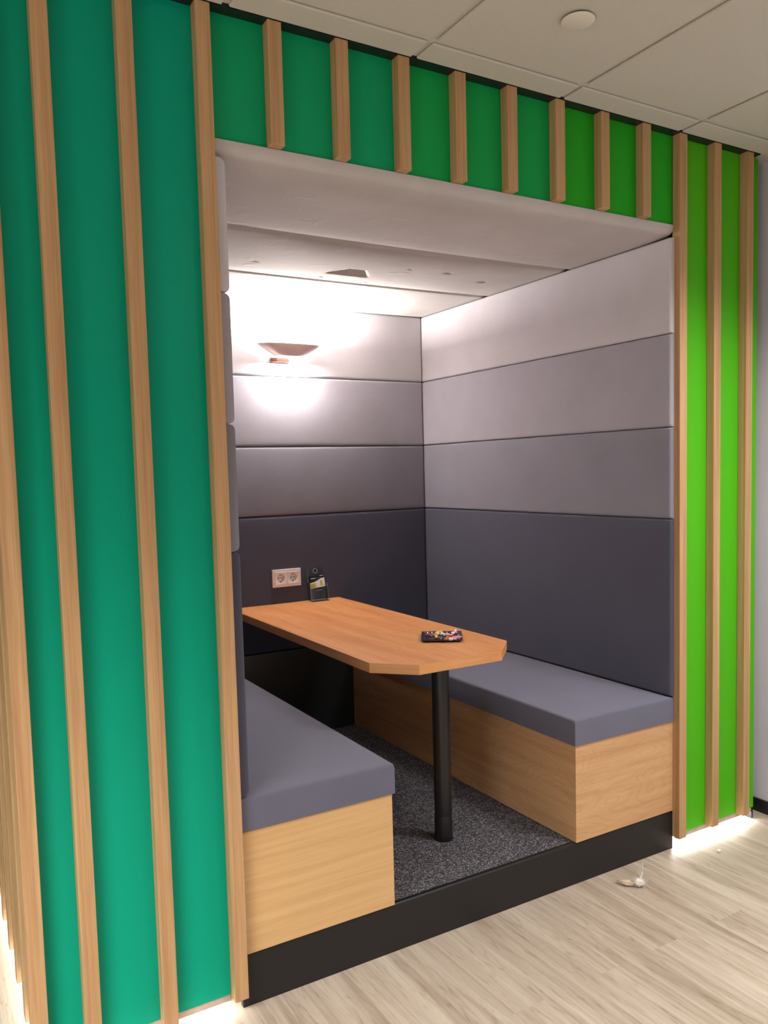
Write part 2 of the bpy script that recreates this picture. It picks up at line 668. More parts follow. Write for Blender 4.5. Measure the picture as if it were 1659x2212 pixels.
def pad(parent, name, mat, umax, vmax, T, r, bulge, M4, du=0.02, extra=None, label=None, rf=None, rv=None):
    """upholstered pad: lies in local uv, thickness along +w; rounded rims, gentle crown"""
    def ticks(L):
        e = [0, 0.12, 0.3, 0.55, 0.8, 1.0]
        a = [r * k for k in e]
        n = max(2, int((L - 2 * r) / du))
        mid = [r + (L - 2 * r) * i / n for i in range(1, n)]
        return a + mid + [L - k for k in reversed(a)]
    us = ticks(umax)
    r0, r = r, rv or r
    vs = ticks(vmax)
    r = r0

    def prof(d, rr):
        if d >= rr:
            return 0.0
        return -rr + math.sqrt(max(0.0, rr * rr - (rr - d) ** 2))

    bm = NB()
    grid = []
    for u in us:
        row = []
        for v in vs:
            fu, fv = 2 * u / umax - 1, 2 * v / vmax - 1
            h = T + prof(min(u, umax - u), r) + prof(min(v, vmax - v), rv or r) + bulge * (1 - fu * fu * fu * fu) * (1 - fv * fv)
            if rf:
                h -= 0.012 * math.exp(-u / 0.07)
            if rf and u < rf:
                h += prof(u, rf) - prof(u, r)
            if extra:
                h += extra(u, v)
            row.append(bm.verts.new(M4 @ Vector((u, v, h))))
        grid.append(row)
    for i in range(len(us) - 1):
        for j in range(len(vs) - 1):
            bm.faces.new([grid[i][j], grid[i + 1][j], grid[i + 1][j + 1], grid[i][j + 1]])
    # skirt and back
    loop = [grid[i][0] for i in range(len(us))] + [grid[-1][j] for j in range(1, len(vs))] + \
           [grid[i][-1] for i in range(len(us) - 2, -1, -1)] + [grid[0][j] for j in range(len(vs) - 2, 0, -1)]
    inv = M4.inverted()
    low = []
    for v in loop:
        p = inv @ v.co
        low.append(bm.verts.new(M4 @ Vector((p.x, p.y, 0))))
    n = len(loop)
    for i in range(n):
        bm.faces.new([loop[i], low[i], low[(i + 1) % n], loop[(i + 1) % n]])
    bm.faces.new(low)
    bmesh.ops.recalc_face_normals(bm, faces=bm.faces[:])
    return obj(name, bm, mat, parent, label, smooth=True, angle=60)


def frame(o, u, v, w):
    mm = Matrix((Vector(u), Vector(v), Vector(w))).transposed().to_4x4()
    mm.translation = Vector(o)
    return mm


YF = -0.010
TONE = ['f4', 'f3', 'f2', 'f1']
TLAB = ['slate grey padded panel', 'mid grey padded panel', 'light grey padded panel', 'pale grey padded panel']
G = 0.0012
for k in range(4):
    z0, z1 = ROWS[k] + G, ROWS[k + 1] - G
    # left wall, facing +x
    pad(booth, 'padded_panel', M[TONE[k]], DP + 0.05 - YF, z1 - z0, 0.040, 0.017, 0.005,
        frame((LIN, YF, z0), (0, 1, 0), (0, 0, 1), (1, 0, 0)), label=TLAB[k] + ' on the left wall')
    # right wall, facing -x
    pad(booth, 'padded_panel', M[TONE[k]], DP + 0.05 - YF, z1 - z0, 0.0215, 0.010, 0.003,
        frame((RIN, YF, z0), (0, 1, 0), (0, 0, 1), (-1, 0, 0)), label=TLAB[k] + ' on the right wall')
    # back wall, facing -y
    zb = z0
    xl, xr = LIN + 0.0435, RIN - 0.0235
    pad(booth, 'padded_panel', M[TONE[k]], xr - xl, z1 - zb, 0.0505, 0.012, 0.004,
        frame((xl, DP + 0.055, zb), (1, 0, 0), (0, 0, 1), (0, -1, 0)), label=TLAB[k] + ' on the back wall')

# padded booth ceiling, three panels facing down
random.seed(4)


def dents(lst, fold=None):
    def f(u, v):
        h = 0.0
        for (a, b, s, dpt) in lst:
            q = ((u - a) ** 2 * 1.6 + ((v - b) * 0.62) ** 2) / (s * s)
            if q < 6:
                h -= dpt * math.exp(-q * 2)
        if fold:
            a, b = fold
            du_, dv_ = u - a, v - b           # u runs along y (away from the opening), v along x
            # trapezoid pocket: crisp near rim, slope running out to the far side
            if -0.012 < du_ < 0.105:
                half = 0.045 + max(0, du_) * 0.75
                near = min(1.0, (du_ + 0.012) / 0.014)
                far = max(0.0, 1 - max(0.0, du_) / 0.105)
                side = max(0.0, min(1.0, (half - abs(dv_)) / 0.022))
                h -= 0.042 * near * far * side
        return h
    return f


YC = [-0.009, 0.585, 1.182, DP + 0.05]
dl = [[(0.44, 1.44, 0.014, 0.006), (0.47, 1.50, 0.014, 0.006), (0.46, 1.60, 0.012, 0.005), (0.52, 1.62, 0.012, 0.005), (0.56, 0.30, 0.014, 0.006), (0.40, 1.05, 0.01, 0.003)],
      [(0.42, 0.22, 0.016, 0.006), (0.52, 0.32, 0.02, 0.008), (0.36, 0.5, 0.014, 0.004), (0.20, 1.35, 0.016, 0.006), (0.30, 1.62, 0.02, 0.007), (0.48, 0.86, 0.014, 0.006), (0.5, 1.1, 0.014, 0.005), (0.2, 1.15, 0.012, 0.004)],
      [(0.10, 0.60, 0.02, 0.010), (0.2, 1.3, 0.02, 0.006), (0.25, 1.55, 0.018, 0.005), (0.14, 0.66, 0.016, 0.008)]]
for k in range(3):
    y0, y1 = YC[k] + 0.001, YC[k + 1] - 0.001
    pad(booth, 'ceiling_pad', M['fc'], y1 - y0, RIN - LIN - 0.004, ZO - 0.0025 - 2.4813 - 0.002, [0.030, 0.026, 0.026][k], [0.018, 0.022, 0.012][k],
        frame((LIN + 0.002, y0, ZO - 0.0025), (0, 1, 0), (1, 0, 0), (0, 0, -1)), du=0.0065 if k == 1 else 0.014,
        extra=dents(dl[k], (0.300, 0.945) if k == 1 else None), label='pale grey padded ceiling panel', rf=0.022 if k == 0 else None, rv=0.004)


# slats
def slat(h):
    bm = NB()
    box(bm, -SW / 2, SW / 2, -SD / 2, SD / 2, 0, h, 0.0018, 2)
    return bm


slat_long = obj('slat', slat(ZPT - ZS), M['slat'], booth, world=False)
slat_short = obj('slat', slat(ZPT - ZO + 0.001), M['slat'], booth, world=False)
bl = booth.location


def place(proto, first, x, y, z, rz=0.0):
    o = proto if first else proto.copy()
    if not first:
        C.objects.link(o)
        o.parent = booth
    o.location = Vector((x, y, z)) - bl
    o.rotation_euler = (0, 0, rz)
    return o


yy = -SD / 2 - 0.0004
for i, x in enumerate([XL0, -0.488, -0.2814, XSL, XSR, 2.051, 2.255]):
    place(slat_long, i == 0, x + SW / 2, yy, ZS)
for i, x in enumerate(A):
    place(slat_short, i == 0, x + SW / 2, yy, ZO - 0.001)
for i in range(8):
    place(slat_long, False, XSIDE - SD / 2 - 0.0004, 0.204 + 0.2085 * i + SW / 2, ZS, PI / 2)

# ------------------------------------------------------------------ LED strips under the raised panels
for (x0, x1, lab) in [(XSIDE + 0.01, XSL, 'glowing light strip under the teal panel left of the opening'),
                      (XSR + 0.012, XE - 0.012, 'glowing light strip under the bright green panel at right')]:
    t = thing('light_strip', lab, 'light strip', ((x0 + x1) / 2, 0.028, 0.03), 'light strips under the booth')
    bm = NB()
    box(bm, x0, x1, 0.020, 0.034, 0.034, 0.040)
    obj('channel', bm, M['metal'], t)
    bm = NB()
    box(bm, x0 + 0.002, x1 - 0.002, 0.022, 0.032, 0.030, 0.034)
    obj('diffuser', bm, M['led'], t)
t = thing('light_strip', 'glowing light strip along the slatted left side of the booth', 'light strip', (XSIDE + 0.028, 0.95, 0.03), 'light strips under the booth')
bm = NB()
box(bm, XSIDE + 0.020, XSIDE + 0.034, 0.04, 1.86, 0.034, 0.040)
obj('channel', bm, M['metal'], t)
bm = NB()
box(bm, XSIDE + 0.022, XSIDE + 0.032, 0.042, 1.858, 0.030, 0.034)
obj('diffuser', bm, M['led'], t)


# ------------------------------------------------------------------ benches
def bench(x0, x1, over, lab):
    t = thing('bench', lab, 'bench', ((x0 + x1) / 2, 0.88, ZP), 'upholstered benches facing each other')
    bm = NB()
    box(bm, x0, x1, -0.005, DP - 0.001, ZP + 0.0018, ZBT, 0.0008, 1)
    b = obj('base', bm, M['birch' if over > 0 else 'birch_fig'], t, loc=((x0 + x1) / 2, 0.0, ZP))
    # cushion: rounded slab with slightly sagging sewn edges
    a0, a1 = (x0 + 0.001, x1 + 0.009) if over > 0 else (x0 - 0.006, x1 - 0.001)
    L = DP - 0.002 + 0.010
    pad(t, 'seat_cushion', M['f5'], L, a1 - a0, ZST - ZBT - 0.001, 0.010, 0.003,
        frame((a0, -0.010, ZBT + 0.0005), (0, 1, 0), (1, 0, 0), (0, 0, 1)), du=0.03)
    return t


bench(LIN + 0.001, 0.498, 1, 'grey cushioned bench on the left with pale wooden base')
bench(1.3068, RIN - 0.001, -1, 'grey cushioned bench on the right behind the table leg')

# ------------------------------------------------------------------ table
TZ0, TZ1 = 0.8672, 0.9038
tab = thing('table', 'wall-mounted wooden table with clipped corners and one black leg', 'table', (0.9118, 0.3087, ZP))
tp = [(0.595, DP - 0.0012), (0.595, 0.2975), (0.7247, 0.1651), (1.0973, 0.1651), (1.2311, 0.2995), (1.2311, DP - 0.0012)]
inn = [(0.5965, DP - 0.0012), (0.5965, 0.2981), (0.7253, 0.1666), (1.0967, 0.1666), (1.2296, 0.3001), (1.2296, DP - 0.0012)]
bm = NB()
prism(bm, inn, TZ0, TZ1, 0.0006)
top = obj('tabletop', bm, M['alder'], tab)
bm = NB()
for i in range(5):
    (ax, ay), (bx, by) = tp[i], tp[i + 1]
    (cx, cy), (dx, dy) = inn[i], inn[i + 1]
    prism(bm, [(ax, ay), (bx, by), (dx, dy), (cx, cy)], TZ0, TZ1 - 0.0003, 0)
bmesh.ops.remove_doubles(bm, verts=bm.verts[:], dist=1e-5)
obj('edge_band', bm, M['edge'], top, 'light wooden edge band', world=True)
bm = NB()
lathe(bm, [(0, 0.10), (0.0335, 0.10), (0.0335, TZ0 - ZP - 0.004), (0, TZ0 - ZP - 0.004)], 40, Matrix.Translation((0.9118, 0.3087, ZP)))
leg = obj('leg', bm, M['blackmetal'], tab, 'black tubular leg', smooth=True, angle=40)
bm = NB()
lathe(bm, [(0, 0.0005), (0.0362, 0.0005), (0.0375, 0.003), (0.0350, 0.020), (0.0342, 0.098), (0.0338, 0.10), (0, 0.10)], 40, Matrix.Translation((0.9118, 0.3087, ZP)))
obj('foot', bm, M['blackmetal'], leg, smooth=True, angle=40)
bm = NB()
lathe(bm, [(0, TZ0 - ZP - 0.004), (0.06, TZ0 - ZP - 0.004), (0.06, TZ0 - ZP - 0.0002), (0, TZ0 - ZP - 0.0002)], 40, Matrix.Translation((0.9118, 0.3087, ZP)))
obj('mounting_plate', bm, M['blackmetal'], leg, smooth=True, angle=40)

# ------------------------------------------------------------------ wall lamp
LX, LZ = 0.955, 2.268
lamp = thing('wall_lamp', 'lit curved wall lamp on the padded back wall', 'lamp', (LX, DP, 2.20))


def shell_pt(phi, t):
    """t 0 top rim .. 1 lower edge; phi 0..pi from right end to left end"""
    rx = 0.172 * (1 - t) + 0.075 * t
    ry = 0.095 * (1 - t) + 0.052 * t
    c, s = math.cos(phi), math.sin(phi)
    e = 0.75
    x = rx * math.copysign(abs(c) ** e, c)
    y = -0.036 - ry * (s ** e if s > 0 else 0)
    z = LZ - 0.058 * (t ** 0.85) - 0.004 * s
    return Vector((LX + x, DP + y, z))


bm = NB()
rows = []
n1, n2 = 40, 8
for off in (0, 1):
    gr = []
    for i in range(n1 + 1):
        phi = PI * i / n1
        r_ = []
        for j in range(n2 + 1):
            p = shell_pt(phi, j / n2)
            if off:
                ctr = Vector((LX, DP - 0.03, p.z))
                p = p + (ctr - p).normalized() * 0.004
            r_.append(bm.verts.new(p))
        gr.append(r_)
    rows.append(gr)
for k, gr in enumerate(rows):
    for i in range(n1):
        for j in range(n2):
            bm.faces.new([gr[i][j], gr[i + 1][j], gr[i + 1][j + 1], gr[i][j + 1]])
for i in range(n1):
    for j in (0, n2):
        bm.faces.new([rows[0][i][j], rows[0][i + 1][j], rows[1][i + 1][j], rows[1][i][j]])
for j in range(n2):
    for i in (0, n1):
        bm.faces.new([rows[0][i][j], rows[0][i][j + 1], rows[1][i][j + 1], rows[1][i][j]])
bmesh.ops.recalc_face_normals(bm, faces=bm.faces[:])
obj('lamp_shade', bm, M['shade'], lamp, smooth=True, angle=50)
bm = NB()
pts = [(LX - 0.088, DP), (LX - 0.084, DP - 0.020), (LX - 0.060, DP - 0.030), (LX - 0.012, DP - 0.030), (LX + 0.012, DP - 0.020), (LX + 0.016, DP)]
prism(bm, pts, 2.181, 2.203, 0.001)
M['bronze'] = mat_plain('brown_bracket', (96, 58, 50), 0.4, 0.4, var=0.03)
obj('wall_bracket', bm, M['bronze'], lamp, 'brown bracket under the shade')
bm = NB()
tube(bm, [(LX - 0.05, DP - 0.055, 2.243), (LX + 0.05, DP - 0.055, 2.243)], 0.008, 12)
obj('bulb', bm, M['bulb'], lamp)
SC = (1.0, 0.93, 0.87)
area('lamp_uplight', (LX, DP - 0.06, 2.274), (LX, DP - 0.06, 4), 0.26, 0.04, 68.0, SC, 180)
area('lamp_downlight', (LX, DP - 0.048, 2.178), (LX, DP - 0.048, 0), 0.20, 0.025, 9.0, SC, 180)

# ------------------------------------------------------------------ double socket
sx0, sx1, sz0, sz1 = 0.8334, 0.998, 0.9926, 1.0867
sk = thing('wall_socket', 'white double power socket on the slate padded wall above the table', 'socket', ((sx0 + sx1) / 2, DP, (sz0 + sz1) / 2))
bm = NB()
zc = (sz0 + sz1) / 2
cxm = (sx0 + sx1) / 2
for (a0, a1, b0, b1) in [(sx0, sx1, sz0, zc - 0.0332), (sx0, sx1, zc + 0.0332, sz1), (sx0, cxm - 0.0698, zc - 0.0335, zc + 0.0335),
                         (cxm + 0.0698, sx1, zc - 0.0335, zc + 0.0335), (cxm - 0.0034, cxm + 0.0034, zc - 0.0335, zc + 0.0335)]:
    box(bm, a0, a1, DP - 0.011, DP + 0.004, b0, b1, 0.0008, 1)
fr_ = obj('frame', bm, M['white'], sk, smooth=True, angle=40)
zc = (sz0 + sz1) / 2
for cx in ((sx0 + sx1) / 2 - 0.0365, (sx0 + sx1) / 2 + 0.0365):
    hw = 0.0335
    n = 48
    bm = NB()

    def sq(a):
        c, s = math.cos(a), math.sin(a)
        k = hw / max(abs(c), abs(s))
        return c * k, s * k
    ys = DP - 0.0135
    loops = []
    loops.append([(cx + sq(2 * PI * i / n)[0], DP - 0.0105, zc + sq(2 * PI * i / n)[1]) for i in range(n)])
    loops.append([(cx + sq(2 * PI * i / n)[0] * 0.985, ys, zc + sq(2 * PI * i / n)[1] * 0.985) for i in range(n)])
    for r_, y_ in ((0.0225, ys), (0.0215, ys + 0.0006), (0.0205, ys + 0.0125)):
        loops.append([(cx + r_ * math.cos(2 * PI * i / n), y_, zc + r_ * math.sin(2 * PI * i / n)) for i in range(n)])
    vl = [[bm.verts.new(p) for p in lp] for lp in loops]
    for a, b in zip(vl, vl[1:]):
        for i in range(n):
            bm.faces.new([a[i], a[(i + 1) % n], b[(i + 1) % n], b[i]])
    bm.faces.new(vl[-1])
    bmesh.ops.recalc_face_normals(bm, faces=bm.faces[:])
    ol = obj('outlet', bm, M['white'], sk, smooth=True, angle=40)
    # the recessed well cuts the frame visually: raise the frame's face behind it
    for dx_ in (-0.0095, 0.0095):
        bm = NB()
        lathe(bm, [(0, 0), (0.0027, 0), (0.0027, 0.0012), (0, 0.0012)], 14, Matrix.Translation((cx + dx_, DP - 0.0012, zc)) @ Matrix.Rotation(PI / 2, 4, 'X'))
        obj('pin_hole', bm, M['hole'], ol)
    bm = NB()
    lathe(bm, [(0, 0), (0.0016, 0), (0.0016, 0.0012), (0, 0.0012)], 10, Matrix.Translation((cx, DP - 0.0012, zc)) @ Matrix.Rotation(PI / 2, 4, 'X'))
    obj('centre_screw', bm, M['metal'], ol)
    for s_ in (-1, 1):
        bm = NB()
        box(bm, cx - 0.0035, cx + 0.0035, ys + 0.002, ys + 0.011, zc + s_ * 0.0198 - 0.0022, zc + s_ * 0.0198 + 0.0022, 0.0006, 1)
        obj('earth_clip', bm, M['hole'], ol)

# ------------------------------------------------------------------ leaflet holder and cards
HX, HY, HZ = 1.083, 1.715, TZ1
holder = thing('leaflet_holder', 'clear acrylic leaflet holder standing on the table against the back wall', 'holder', (HX, HY, HZ))
HW, HT = 0.052, 0.0022
LEAN = math.radians(8)


def lean(p):
    """stand-up plate leaning back: local (x, s up the plate, d forwards)"""
    x, s, d = p
    return Vector((HX + x, HY + 0.018 + s * math.sin(LEAN) - d * math.cos(LEAN), HZ + 0.003 + s * math.cos(LEAN) + d * math.sin(LEAN)))


def plate_mesh(outline, hole, d0, d1):
    bm = NB()
    n = len(outline)
    a = [bm.verts.new(lean((x, s, d0))) for x, s in outline]
    b = [bm.verts.new(lean((x, s, d1))) for x, s in outline]
    if hole:
        k = len(hole)
        ha = [bm.verts.new(lean((x, s, d0))) for x, s in hole]
        hb = [bm.verts.new(lean((x, s, d1))) for x, s in hole]
        for lo, h in ((a, ha), (b, hb)):
            es = [bm.edges.new((lo[i], lo[(i + 1) % n])) for i in range(n)] + [bm.edges.new((h[i], h[(i + 1) % k])) for i in range(k)]
            bmesh.ops.triangle_fill(bm, edges=es, use_beauty=True)
        for i in range(k):
            bm.faces.new([ha[i], ha[(i + 1) % k], hb[(i + 1) % k], hb[i]])
    else:
        bm.faces.new(a)
        bm.faces.new(b)
    for i in range(n):
        bm.faces.new([a[i], a[(i + 1) % n], b[(i + 1) % n], b[i]])
    bmesh.ops.recalc_face_normals(bm, faces=bm.faces[:])
    return bm


hh = 0.187
ro = 0.022
out = [(-HW, 0), (HW, 0)]
for i in range(9):
    a = PI / 2 * i / 8
    out.append((HW - ro + ro * math.cos(a), hh - ro + ro * math.sin(a)))
for i in range(9):
    a = PI / 2 + PI / 2 * i / 8
    out.append((-HW + ro + ro * math.cos(a), hh - ro + ro * math.sin(a)))
hol = [(0.0 + 0.0125 * math.cos(2 * PI * i / 28), 0.158 + 0.0125 * math.sin(2 * PI * i / 28)) for i in range(28)]
obj('back_plate', plate_mesh(out, hol, 0, HT), M['clear'], holder)
# pale ring round the hole; its glint is put into the colour
bm = NB()
tube(bm, [lean((0.0125 * math.cos(2 * PI * i / 28), 0.158 + 0.0125 * math.sin(2 * PI * i / 28), HT)) for i in range(29)], 0.0009, 6)
M['rim'] = mat_plain('pale_glint_and_print', (205, 205, 212), 0.2, 0.6, var=0.02)
obj('hole_rim_glint', bm, M['rim'], holder, smooth=True)
# front pocket with side returns and a dip in its upper edge
pk = 0.088
front = [(-HW, 0), (HW, 0), (HW, pk), (0.030, pk - 0.004), (0.024, pk - 0.030), (0.018, pk - 0.036), (-0.018, pk - 0.036), (-0.024, pk - 0.030), (-0.030, pk - 0.004), (-HW, pk)]
pkt = obj('front_pocket', plate_mesh(front, None, 0.030, 0.030 + HT), M['clear'], holder)
for s_ in (-1, 1):
    bm = NB()
    q = []
    for (x, ss, d_) in [(s_ * HW, 0, 0), (s_ * HW, 0, 0.030), (s_ * HW, pk, 0.030), (s_ * HW, pk + 0.012, 0)]:
        q.append((x, ss, d_))
    a = [bm.verts.new(lean(p)) for p in q]
    b = [bm.verts.new(lean((p[0] - s_ * HT, p[1], p[2]))) for p in q]
    bm.faces.new(a)
    bm.faces.new(b)
    for i in range(4):
        bm.faces.new([a[i], a[(i + 1) % 4], b[(i + 1) % 4], b[i]])
    bmesh.ops.recalc_face_normals(bm, faces=bm.faces[:])
    obj('side_wall', bm, M['clear'], holder)
# pale tubes along the acrylic edges, caught light put into their colour
bm = NB()
for poly in ([(-0.018, pk - 0.036, 0.032), (0.018, pk - 0.036, 0.032)],
             [(-HW, 0.002, 0.032), (-HW, pk, 0.032)], [(HW, 0.002, 0.032), (HW, pk, 0.032)],
             [(-HW, 0.0, 0.032), (HW, 0.0, 0.032)]):
    tube(bm, [lean(p) for p in poly], 0.0005, 5)
obj('edge_glint', bm, M['rim'], holder)
bm = NB()
box(bm, HX - HW, HX + HW, HY - 0.030, HY + 0.022, HZ + 0.0003, HZ + 0.0028, 0.0008, 1)
obj('foot_plate', bm, M['clear'], holder)

M['cardblack'] = mat_plain('black_card', (26, 22, 24), 0.4, 0.4, var=0.02)
M['cardwhite'] = mat_plain('white_card', (238, 234, 226), 0.5, 0.3, var=0.01)
M['cardyellow'] = mat_plain('yellow_print', (196, 188, 92), 0.5, 0.3, var=0.05)


def card(name, lab, corners, d, mat, cat):
    t = thing(name, lab, cat, lean((0, 0.0, d)))
    bm = NB()
    a = [bm.verts.new(lean((x, s, d))) for x, s in corners]
    b = [bm.verts.new(lean((x, s, d + 0.0012))) for x, s in corners]
    bm.faces.new(a)
    bm.faces.new(b)
    n = len(corners)
    for i in range(n):
        bm.faces.new([a[i], a[(i + 1) % n], b[(i + 1) % n], b[i]])
    bmesh.ops.recalc_face_normals(bm, faces=bm.faces[:])
    obj('card_body', bm, mat, t)
    return t


def patch(t, name, corners, d, mat):
    bm = NB()
    a = [bm.verts.new(lean((x, s, d))) for x, s in corners]
    b = [bm.verts.new(lean((x, s, d + 0.0003))) for x, s in corners]
    bm.faces.new(a)
    bm.faces.new(b)
    n = len(corners)
    for i in range(n):
        bm.faces.new([a[i], a[(i + 1) % n], b[(i + 1) % n], b[i]])
    bmesh.ops.recalc_face_normals(bm, faces=bm.faces[:])
    return obj(name, bm, mat, t)


c1 = card('leaflet', 'black leaflet with pale lettering in the clear holder', [(-0.034, 0.074), (0.044, 0.076), (0.046, 0.137), (-0.040, 0.134)], 0.006, M['cardblack'], 'leaflet')
patch(c1, 'printed_line', [(-0.032, 0.1145), (-0.004, 0.1150), (-0.004, 0.1195), (-0.032, 0.1185)], 0.0073, M['rim'])
patch(c1, 'printed_line', [(0.000, 0.1158), (0.030, 0.1165), (0.030, 0.1185), (0.000, 0.1180)], 0.0073, M['metal'])
patch(c1, 'printed_line', [(0.020, 0.128), (0.042, 0.1285), (0.042, 0.132), (0.022, 0.1312)], 0.0073, M['rim'])
c2 = card('card', 'white and yellow card with curved top lying in front of the black leaflet', [(-0.036, 0.062), (0.050, 0.070), (0.047, 0.118), (0.030, 0.116), (0.010, 0.107), (-0.010, 0.098), (-0.040, 0.092)], 0.0085, M['cardwhite'], 'card')
patch(c2, 'printed_field', [(-0.0355, 0.063), (0.000, 0.0665), (-0.004, 0.080), (-0.006, 0.093), (-0.039, 0.089)], 0.0098, M['cardyellow'])
patch(c2, 'printed_bar', [(0.021, 0.076), (0.035, 0.0775), (0.033, 0.106), (0.020, 0.104)], 0.0098, M['cardyellow'])

# ------------------------------------------------------------------ plate of sweets
PXc, PYc = 1.047, 0.492
prot = math.radians(-34)
plate = thing('plate', 'square dark glass plate on the table holding wrapped sweets', 'plate', (PXc, PYc, TZ1 + 0.0003), rot=(0, 0, prot))
hs = 0.083
bm = NB()
gn = 28


def ph(a, b):
    e = max(abs(a), abs(b)) / hs
    k = 0.004 + 0.0085 * max(0.0, (e - 0.76) / 0.24) ** 1.5
    # pressed grid of little squares
    cell = 0.0205
    fa, fb = abs(((a / cell) % 1) - 0.5), abs(((b / cell) % 1) - 0.5)
    k += -0.0018 if max(fa, fb) > 0.4 else 0.0
    return k


tops, bots = [], []
NN = 64
for i in range(NN + 1):
    ra, rb = [], []
    for j in range(NN + 1):
        a, b = -hs + 2 * hs * i / NN, -hs + 2 * hs * j / NN
        z = ph(a, b)
        ra.append(bm.verts.new((a, b, z + 0.003)))
        rb.append(bm.verts.new((a, b, max(0.0, z - 0.003))))
    tops.append(ra)
    bots.append(rb)
for gr in (tops, bots):
    for i in range(NN):
        for j in range(NN):
            bm.faces.new([gr[i][j], gr[i + 1][j], gr[i + 1][j + 1], gr[i][j + 1]])
for i in range(NN):
    for (p, q) in (((i, 0), (i + 1, 0)), ((i, NN), (i + 1, NN)), ((0, i), (0, i + 1)), ((NN, i), (NN, i + 1))):
        bm.faces.new([tops[p[0]][p[1]], tops[q[0]][q[1]], bots[q[0]][q[1]], bots[p[0]][p[1]]])
bmesh.ops.recalc_face_normals(bm, faces=bm.faces[:])
M['plate'] = mat_plain('dark_blue_glass', (40, 40, 54), 0.16, 0.6, var=0.05)
obj('dish', bm, M['plate'], plate, world=False, smooth=True, angle=35)


def mat_wrap(name, c1, c2, sc, rough=0.3, th=0.5):
    t = NT(name)
    v = t.coords((1, 1, 1))
    w = t.noise(v, sc, 2, 0.5, 0.6)
    t.base(t.ramp(w, [(th - 0.03, lin(c1)), (th + 0.03, lin(c2))]))
    t.set(Roughness=rough, Specular_IOR_Level=0.6)
    return t.m


WR = {'redwhite': mat_wrap('red_white_wrapper', (236, 228, 226), (190, 28, 40), 60),
      'white': mat_wrap('white_wrapper', (240, 236, 234), (205, 196, 200), 80),
      'pink': mat_wrap('pink_wrapper', (226, 128, 150), (238, 196, 204), 40, th=0.58),
      'magenta': mat_wrap('magenta_wrapper', (170, 20, 60), (235, 170, 190), 50, th=0.56),
      'yellow': mat_wrap('yellow_wrapper', (226, 208, 60), (70, 56, 30), 90, th=0.6),
      'orange': mat_wrap('orange_wrapper', (190, 92, 44), (236, 190, 150), 60, th=0.6),
      'gold': mat_wrap('gold_wrapper', (226, 176, 92), (246, 222, 170), 60),
      'maroon': mat_wrap('maroon_wrapper', (96, 22, 26), (240, 232, 230), 60, th=0.56)}


def candy(key, lab, x, y, z, rz, tilt, L=0.030, r=0.0085, fan=0.011):
    bm = NB()
    seg = 18
    prof = [(-L / 2 - fan, r * 1.05, 1), (-L / 2 - fan * 0.5, r * 0.75, 1), (-L / 2, r * 0.22, 0.3), (-L * 0.40, r * 0.72, 0), (-L * 0.22, r, 0), (0, r * 1.04, 0),
            (L * 0.22, r, 0), (L * 0.40, r * 0.72, 0), (L / 2, r * 0.22, 0.3), (L / 2 + fan * 0.5, r * 0.75, 1), (L / 2 + fan, r * 1.05, 1)]
    rings = []
    for (xx, rr, pl) in prof:
        ring = []
        for k in range(seg):
            a = 2 * PI * k / seg
            w = 1 + 0.35 * pl * (1 if k % 2 else -1)
            flat = 1 - 0.65 * pl
            ring.append(bm.verts.new((xx + 0.002 * pl * (1 if k % 3 else -1), rr * w * math.cos(a), rr * w * math.sin(a) * flat)))
        rings.append(ring)
    for a, b in zip(rings, rings[1:]):
        for k in range(seg):
            bm.faces.new([a[k], a[(k + 1) % seg], b[(k + 1) % seg], b[k]])
    bm.faces.new(list(reversed(rings[0])))
    bm.faces.new(rings[-1])
    bmesh.ops.recalc_face_normals(bm, faces=bm.faces[:])
    o = obj('wrapped_sweet', bm, WR[key], smooth=True, angle=50)
    o.location = (x, y, z)
    o.rotation_euler = (0, tilt, rz)
    tag(o, lab, 'sweet', 'wrapped sweets on the dark plate')
    return o


CZ = TZ1 + 0.0135
CANDY = [
    ('magenta', 'magenta and pink wrapped sweet at the left end of the pile', 930.7, 1372.0, 0.0, -0.5, 0.05),
    ('yellow', 'yellow and black patterned sweet near the left of the pile', 942.0, 1376.5, 0.0, 0.9, -0.1),
    ('gold', 'pale gold twisted sweet at the back left of the pile', 944.5, 1367.5, 0.004, -0.05, -0.25),
    ('white', 'plain white sweet at the back middle of the pile', 956.0, 1370.5, 0.010, -0.9, 0.1),
    ('orange', 'orange brown sweet at the front of the pile', 966.0, 1380.0, 0.006, 0.7, -0.1),
    ('redwhite', 'red and white sweet lying in the middle of the pile', 967.0, 1372.0, 0.010, -0.2, 0.1),
    ('redwhite', 'red and white sweet pointing up at the back right', 980.0, 1367.5, 0.012, 0.2, -0.55),
    ('pink', 'long pink sweet at the right end of the pile', 984.0, 1378.5, 0.003, -0.35, -0.08),
    ('maroon', 'dark maroon and white sweet at the front left of the pile', 951.0, 1380.5, 0.0, -0.8, 0.05),
    ('white', 'white sweet at the front right beside the pink one', 973.0, 1382.5, 0.0, -0.6, 0.0),
]
camP = m.translation


def on_plane(u_, v_, z_):
    dv = ((u_ - 829.5 + 11.27) / 1747.16) * right + ((v_ - 1106 - 42.72) / 1747.16) * down + fwd
    k = (z_ - camP.z) / dv.z
    return camP + dv * k


SWEETS = []
for (key, lab, px, py, dz, rz, tl) in CANDY:
    p = on_plane(px, 1373.6 + (py - 1375.5) * 0.85, CZ + dz + 0.002)
    SWEETS.append((key, lab, round(p.x, 4), round(p.y, 4), CZ + dz + 0.0005, rz, tl))
for a in SWEETS:
    candy(a[0], a[1], a[2], a[3], a[4], a[5], a[6], L=0.030 if a[0] == 'pink' else 0.024, r=0.0066, fan=0.010)

